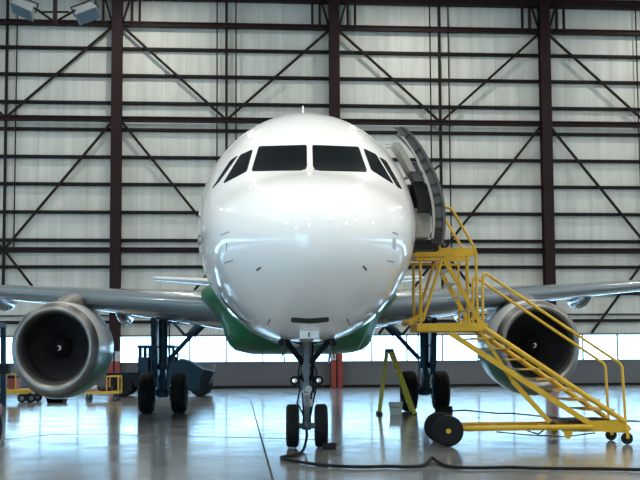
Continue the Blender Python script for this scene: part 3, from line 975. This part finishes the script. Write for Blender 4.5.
def chock(px, py, w, l, h, label):
    c = gr(px, py)
    o = MB().prism([c + V(-w / 2, -l / 2, 0), c + V(-w / 2, l / 2, 0), c + V(-w / 2, l * .12, h), c + V(-w / 2, -l * .12, h)], (w, 0, 0)).build('wheel_chock', 'rubber', None, c, bevel=.015)
    return tag(o, label, 'chock', 'wheel chocks')


def chock_at(x, y, w, l, h, label):
    c = Vector((x, y, 0))
    o = MB().prism([c + V(-w / 2, -l / 2, 0), c + V(-w / 2, l / 2, 0), c + V(-w / 2, l * .12, h), c + V(-w / 2, -l * .12, h)], (w, 0, 0)).build('wheel_chock', 'rubber', None, c, bevel=.015)
    return tag(o, label, 'chock', 'wheel chocks')


chock_at(.37, NG - .34, .24, .20, .11, 'black rubber chock in front of the nose gear wheel nearer the stairs')
chock_at(3.75 + .46, MG - .62, .48, .26, .17, 'black rubber chock in front of the main wheel nearer the yellow stairs')

pts = [(306.2, 424, NG - .12)]
hp = [at(306.5, 428, NG - .12), at(306.8, 436, NG - .16), at(305.5, 443, NG - .25)]
hp = [Vector((p.x, p.y, p.z)) for p in hp]
hp[0].z = max(hp[0].z, .3)
gp = [(303, 450.5), (297, 454.5), (288, 456), (281.5, 457), (283, 459), (293, 460.5), (306, 463), (322, 464.8), (342, 466.3), (365, 466.8), (388, 466.3), (405, 466.8), (420, 466)]
hp += [gr(x, y, .03) for x, y in gp]
hp += [gr(426, 463.8, .03), gr(429.5, 460.8, .05), gr(431.5, 457.8, .075), gr(435, 459.8, .05), gr(440, 463.2, .03)]
hp += [gr(x, y, .03) for x, y in ((449, 466.4), (462, 467.6), (485, 467.8), (510, 467.2), (530, 468), (560, 468.4), (600, 468.8), (640, 469.6), (680, 470.5))]
# smooth the hose
sm = []
for i in range(len(hp) - 1):
    a = hp[max(0, i - 1)]; b_ = hp[i]; c = hp[i + 1]; e = hp[min(len(hp) - 1, i + 2)]
    for k_ in range(5):
        t = k_ / 5
        sm.append(.5 * ((2 * b_) + (c - a) * t + (2 * a - 5 * b_ + 4 * c - e) * t * t + (3 * b_ - a - 3 * c + e) * t**3))
sm.append(hp[-1])
o = MB().path(sm, .024, 8).build('ground_hose', 'rubber', None, (0, 0, 0), ang=70)
tag(o, 'long black hose snaking over the floor from the nose gear', 'hose')
wp = [gr(x, y, .012) for x, y in ((452, 410.5), (466, 410), (480, 411.5), (497, 413), (512, 413), (528, 414.5), (545, 416.5), (565, 418.5), (590, 419), (640, 421))]
o = MB().path(wp, .012, 6).build('floor_cable', 'rubber', None, (0, 0, 0), ang=70)
tag(o, 'thin dark cable on the floor behind the yellow stairs', 'cable')

# ------------------------------------------------------------------ tow tractor behind the left gear
c = gr(165, 397)
TY = c.y
trk = thing('tow_tractor', 'dark blue aircraft tow tractor behind the left main landing gear', 'truck', (c.x, TY, 0))
WD = 2.0


def T(px, py, Y=TY):
    p = at(px, py, TY); return Vector((p.x, Y, p.z))


def slab(mb, poly, y0, y1, m=0):
    return mb.prism([T(x, y, y0) for x, y in poly], (0, y1 - y0, 0), m)


mb = MB()
slab(mb, [(137, 392), (137, 374), (166, 371), (180, 358.5), (191, 362), (202, 369), (212, 371), (213.5, 374), (207, 386), (199, 391), (190, 391), (184, 388), (160, 390)], TY, TY + WD)
body = mb.build('body', 'truck', trk, bevel=.03)
mb = MB()
slab(mb, [(106, 373), (140, 372), (140, 379), (135, 388), (131, 380), (106, 379)], TY, TY + WD)
mb.build('rear_deck', 'truckdk', trk, bevel=.02)
cab = MB()
for y0, y1 in ((TY + .1, TY + .2), (TY + WD - .2, TY + WD - .1)):
    slab(cab, [(138, 374), (138, 345.5), (141.5, 345.5), (141.5, 374)], y0, y1)
    slab(cab, [(141.5, 374), (141.5, 357), (150.5, 357), (150.5, 374)], y0, y1)
    slab(cab, [(147.8, 374), (147.8, 345.5), (154, 345.5), (154, 374)], y0, y1)
    slab(cab, [(154, 374), (154, 356.5), (174, 356.5), (176, 372)], y0, y1)
    slab(cab, [(168, 357), (167.5, 345.5), (169.5, 345.5), (170, 357)], y0, y1)
    slab(cab, [(173, 357), (172, 345.5), (174, 345.5), (175, 357)], y0, y1)
slab(cab, [(137, 345), (174, 345), (174, 348), (137, 348)], TY + .05, TY + WD - .05)
slab(cab, [(137.5, 374), (137.5, 357), (139, 357), (139, 374)], TY + .1, TY + WD - .1)
cab.build('cab', 'truck', trk, bevel=.015)
mb = MB(); slab(mb, [(157, 372), (157, 362), (160, 359), (163, 366), (166, 372)], TY + .6, TY + 1.4); mb.build('seat', 'truckdk', trk)
mb = MB(); slab(mb, [(204, 371), (213.8, 372), (208.5, 384), (200, 388), (200, 380)], TY - .06, TY + WD + .06); mb.build('bumper', 'truckdk', trk, bevel=.02)
mb = MB(); mb.tube(T(213, 372, TY + .3), T(213.5, 366, TY + .3), .025, 8); mb.lathe([(0, .001), (0, .06), (.08, .06), (.08, .001)], T(213.5, 366.5, TY + .3), (0, 0, 1), 12); mb.build('marker_lamp', 'lamp', trk)
MB().tube(T(131, 371, TY + .3), T(160, 340, TY + .5), .02, 6).build('antenna_rod', 'dark', trk)
for px, rr_ in ((120.5, .50), (200, .42)):
    x = T(px, 380).x
    for Y in (TY + .18, TY + WD - .18):
        wheel_mb((x, Y, rr_), rr_, .34, (0, 1, 0), .5, False).build('wheel', ['rubber', 'truckdk'], trk)

# ------------------------------------------------------------------ yellow trolley with gear beside the tow tractor
c = gr(102, 401)
QY = c.y
tro = thing('equipment_trolley', 'small yellow equipment trolley with end rail beside the tow tractor', 'trolley', (c.x, QY, 0))


def Q(px, py, Y=None):
    p = at(px, py, QY); return Vector((p.x, QY if Y is None else Y, p.z))


mb = MB(); mb.bb(Q(85, 391.5), Q(118.5, 393.8, QY + .9)); mb.build('deck', 'yellow', tro)
mb = MB()
for Y in (QY + .02, QY + .85): mb.tube(Q(118.3, 393, Y), Q(118.3, 376.5, Y), .03, 8); mb.tube(Q(118.3, 376.5, Y), Q(106.5, 376.5, Y), .03, 8); mb.tube(Q(106.5, 376.5, Y), Q(106.5, 393, Y), .02, 8)
mb.tube(Q(118.3, 376.5, QY), Q(118.3, 376.5, QY + .87), .03, 8)
mb.build('end_rail', 'yellow', tro)
for px in (87, 115):
    for Y in (QY + .1, QY + .8):
        p = Q(px, 396, Y); p.z = .09
        wo = wheel_mb(p, .09, .05, (0, 1, 0), .5, False).build('caster', ['rubber', 'rim'], tro)
        MB().bb((p.x - .03, Y - .04, .12), (p.x + .03, Y + .04, Q(px, 393.5).z)).build('caster_fork', 'dark', wo)
mb = MB(); a = Q(97.5, 391.4); b_ = Q(111, 387, QY + .6); mb.bb((a.x, QY + .2, a.z + .005), (b_.x, QY + .6, b_.z))
o = mb.build('tool_bag', 'black', None, (a.x, QY + .2, a.z), bevel=.06); tag(o, 'black tool bag lying on the small yellow trolley', 'bag')
p = Q(101, 384.3, QY + .45)
mb = MB(); rr_ = Q(101, 384).z - Q(101, 391.3).z
mb = MB().lathe([(-.18, .02), (-.18, .11), (.18, .11), (.18, .02)], (Q(91.5, 390).x, QY + .15, Q(91.5, 391.5).z + .115), (1, 0, .0), 16)
o = mb.build('white_roll', 'whiteguard', None, (Q(95, 390).x, QY + .12, Q(95, 391.5).z)); tag(o, 'white roll lying at the front edge of the small yellow trolley', 'roll')

# ------------------------------------------------------------------ yellow dolly with red pump at far left
c = gr(14, 403)
KY = c.y
dol = thing('utility_cart', 'low yellow cart on black wheels behind the left engine carrying a red box', 'cart', (c.x, KY, 0))


def K(px, py, Y=None):
    p = at(px, py, KY); return Vector((p.x, KY if Y is None else Y, p.z))


mb = MB(); mb.bb(K(-14, 389.5), K(33, 392.5, KY + 1.3)).bb(K(-14, 386), K(-12, 390, KY + 1.3)).bb(K(3, 392), K(28, 394, KY + .08))
mb.build('deck', 'yellow', dol, bevel=.01)
for px in (-8, 21.5, 31):
    p = K(px, 398); p.z = .165
    for Y in (KY + .1, KY + 1.15):
        wheel_mb((p.x, Y, .165), .165, .13, (0, 1, 0), .5, False).build('wheel', ['rubber', 'rim'], dol)
mb = MB()
for px in (5.5, 15): mb.tube(K(px, 390, KY + .1), K(px, 374, KY + .1), .025, 8)
mb.tube(K(5.5, 374, KY + .1), K(15, 374, KY + .1), .025, 8)
mb.build('rail', 'yellow', dol)
a = K(6.5, 389.3); b_ = K(15, 376, KY + .9)
pm = thing('red_box', 'red equipment box standing on the low yellow cart', 'box', ((a.x + b_.x) / 2, KY + .5, a.z))
MB().bb((a.x, KY + .2, a.z), (b_.x, KY + .9, b_.z - .08)).build('body', 'red', pm, bevel=.02)
MB().bb((a.x - .015, KY + .18, b_.z - .08), (b_.x + .015, KY + .92, b_.z)).build('lid', 'truckdk', pm, bevel=.01)

# blue stand post at the frame edge
c = gr(-1, 404)
SYY = c.y - 2.2
stn = thing('access_stand', 'dark blue access stand with tall posts beside the left engine', 'stand', (c.x, SYY, 0))


def S(px, py, Y=None):
    p = at(px, py, SYY); return Vector((p.x, SYY if Y is None else Y, p.z))


for px in (-44, -4):
    for Y in (SYY, SYY + 1.0):
        MB().bar(Vector((S(px, 404, Y).x, Y, 0)), S(px, 326, Y), .16, .16, 0, (0, 1, 0)).build('post', 'truck', stn)
MB().bb(S(-46, 327), S(-1.5, 322, SYY + 1.1)).build('platform', 'truck', stn)
for Y in (SYY, SYY + 1): MB().bb(S(-42, 370, Y), S(-2, 367, Y + .08)).build('rail', 'truck', stn)
MB().bb(S(-2, 374), S(8, 364, SYY + .4)).build('step_box', 'truckdk', stn)

# red-and-black cart edge at the very left
c = gr(-4, 446)
ex_ = thing('extinguisher_cart', 'red wheeled cart with black tyre at the left edge of the photo', 'cart', c)
wheel_mb((c.x - .02, c.y, .31), .31, .13, (1, 0, 0), .5, False).build('wheel', ['rubber', 'rim'], ex_)
mb = MB().bb((c.x - .5, c.y - .25, .55), (c.x + .03, c.y + .3, .76)); mb.build('body', 'red', ex_, bevel=.03)
MB().tube((c.x - .6, c.y, .31), (c.x, c.y, .31), .03, 8).bb((c.x - .14, c.y - .03, .31), (c.x - .10, c.y + .03, .56)).build('axle', 'dark', ex_)
wheel_mb((c.x - .6, c.y, .31), .31, .13, (1, 0, 0), .5, False).build('wheel', ['rubber', 'rim'], ex_)

# dark drip tray below the left engine
c = gr(55, 403.5)
tr_ = MB()
tr_.loft([[c + V(x * a, (y + 1) * b_, z) for x, y in ((-1, -1), (1, -1), (1, 1), (-1, 1))] for a, b_, z in ((.27, .35, 0), (.32, .4, .20), (.34, .42, .20), (.34, .42, .22), (.31, .4, .22), (.25, .34, .02))])
o = tr_.build('drip_tray', 'black', None, c); tag(o, 'black drip tray on the floor below the left engine', 'tray')

# ------------------------------------------------------------------ floodlights on a hanging bracket, upper left
FY = 30.0


def FL(px, py, Y=FY):
    p = at(px, py, FY); return Vector((p.x, Y, p.z))


br = thing('light_bracket', 'maroon steel hanging bracket between the two floodlights', 'bracket', FL(55, 24))
mb = MB()
top = FL(55, 24); top.z = ZC
mb.bar(FL(55, 24), top, .16, .16, 0, (0, 1, 0))
mb.build('post', 'maroon', br)
mb = MB()
mb.tube(FL(36, 9), FL(55, 22), .05, 8).tube(FL(76, 10), FL(55, 22), .05, 8).tube(FL(42, 12), FL(69, 12), .045, 8)
mb.tube(FL(26, 5), FL(36, 9), .05, 8).tube(FL(76, 10), FL(84, 7), .05, 8)
mb.build('arms', 'girt', br)
for (cx_, cy_), yw, rl, lab in (((25, 15), -.45, .42, 'grey floodlight to the left of the hanging bracket, upper left of the photo'), ((90, 19), .3, -.38, 'grey floodlight to the right of the hanging bracket, near the column')):
    c = FL(cx_, cy_, FY - .5)
    rot = Matrix.Rotation(rl, 3, 'Y') @ Matrix.Rotation(R(74), 3, 'X')
    fl = thing('floodlight', lab, 'lamp', c + V(0, 0, -.3), 'floodlights on the hanging bracket')
    def sq(w, h, d_): return [c + rot @ Vector((x * w, d_, z * h)) for x, z in ((-1, -1), (1, -1), (1, 1), (-1, 1))]
    hs = MB().loft([sq(.26, .18, .45), sq(.34, .28, .32), sq(.46, .38, 0), sq(.48, .40, -.05)]).build('housing', 'lamp', fl, bevel=.02)
    MB().loft([sq(.42, .34, -.045), sq(.42, .34, -.065)]).build('glass', 'lampglass', fl)
    MB().path([c + rot @ V(-.5, .15, 0), c + rot @ V(-.5, .45, .25), c + rot @ V(.5, .45, .25), c + rot @ V(.5, .15, 0)], .03, 8).tube(c + rot @ V(0, .45, .25), FL(22 if cx_ < 50 else 89, 4), .03, 8).build('yoke', 'dark', fl)

# ------------------------------------------------------------------ light
wd = bpy.data.worlds.new('world')
scene.world = wd
wd.use_nodes = True
bg = wd.node_tree.nodes['Background']
bg.inputs['Color'].default_value = (0.42, 0.73, 1.0, 1)
bg.inputs['Strength'].default_value = 7.0
for v in (-5, -17, -36, -45, -56, -69):
    for u in (-28, -14, 0, 14, 28):
        ld = bpy.data.lights.new('high_bay_lamp', 'AREA')
        ld.shape = 'DISK'; ld.size = .6
        ld.energy = {-5: 480, -17: 640}.get(v, 800)
        ld.color = (1.0, 0.955, 0.86)
        lo = bpy.data.objects.new('high_bay_lamp', ld)
        lo.location = H(u + 5, v, 20.8)
        COL.objects.link(lo)

vs = scene.view_settings
vs.view_transform = 'Standard'
vs.look = 'None'
vs.exposure = 0.0
vs.gamma = 1.0
vs.use_curve_mapping = False
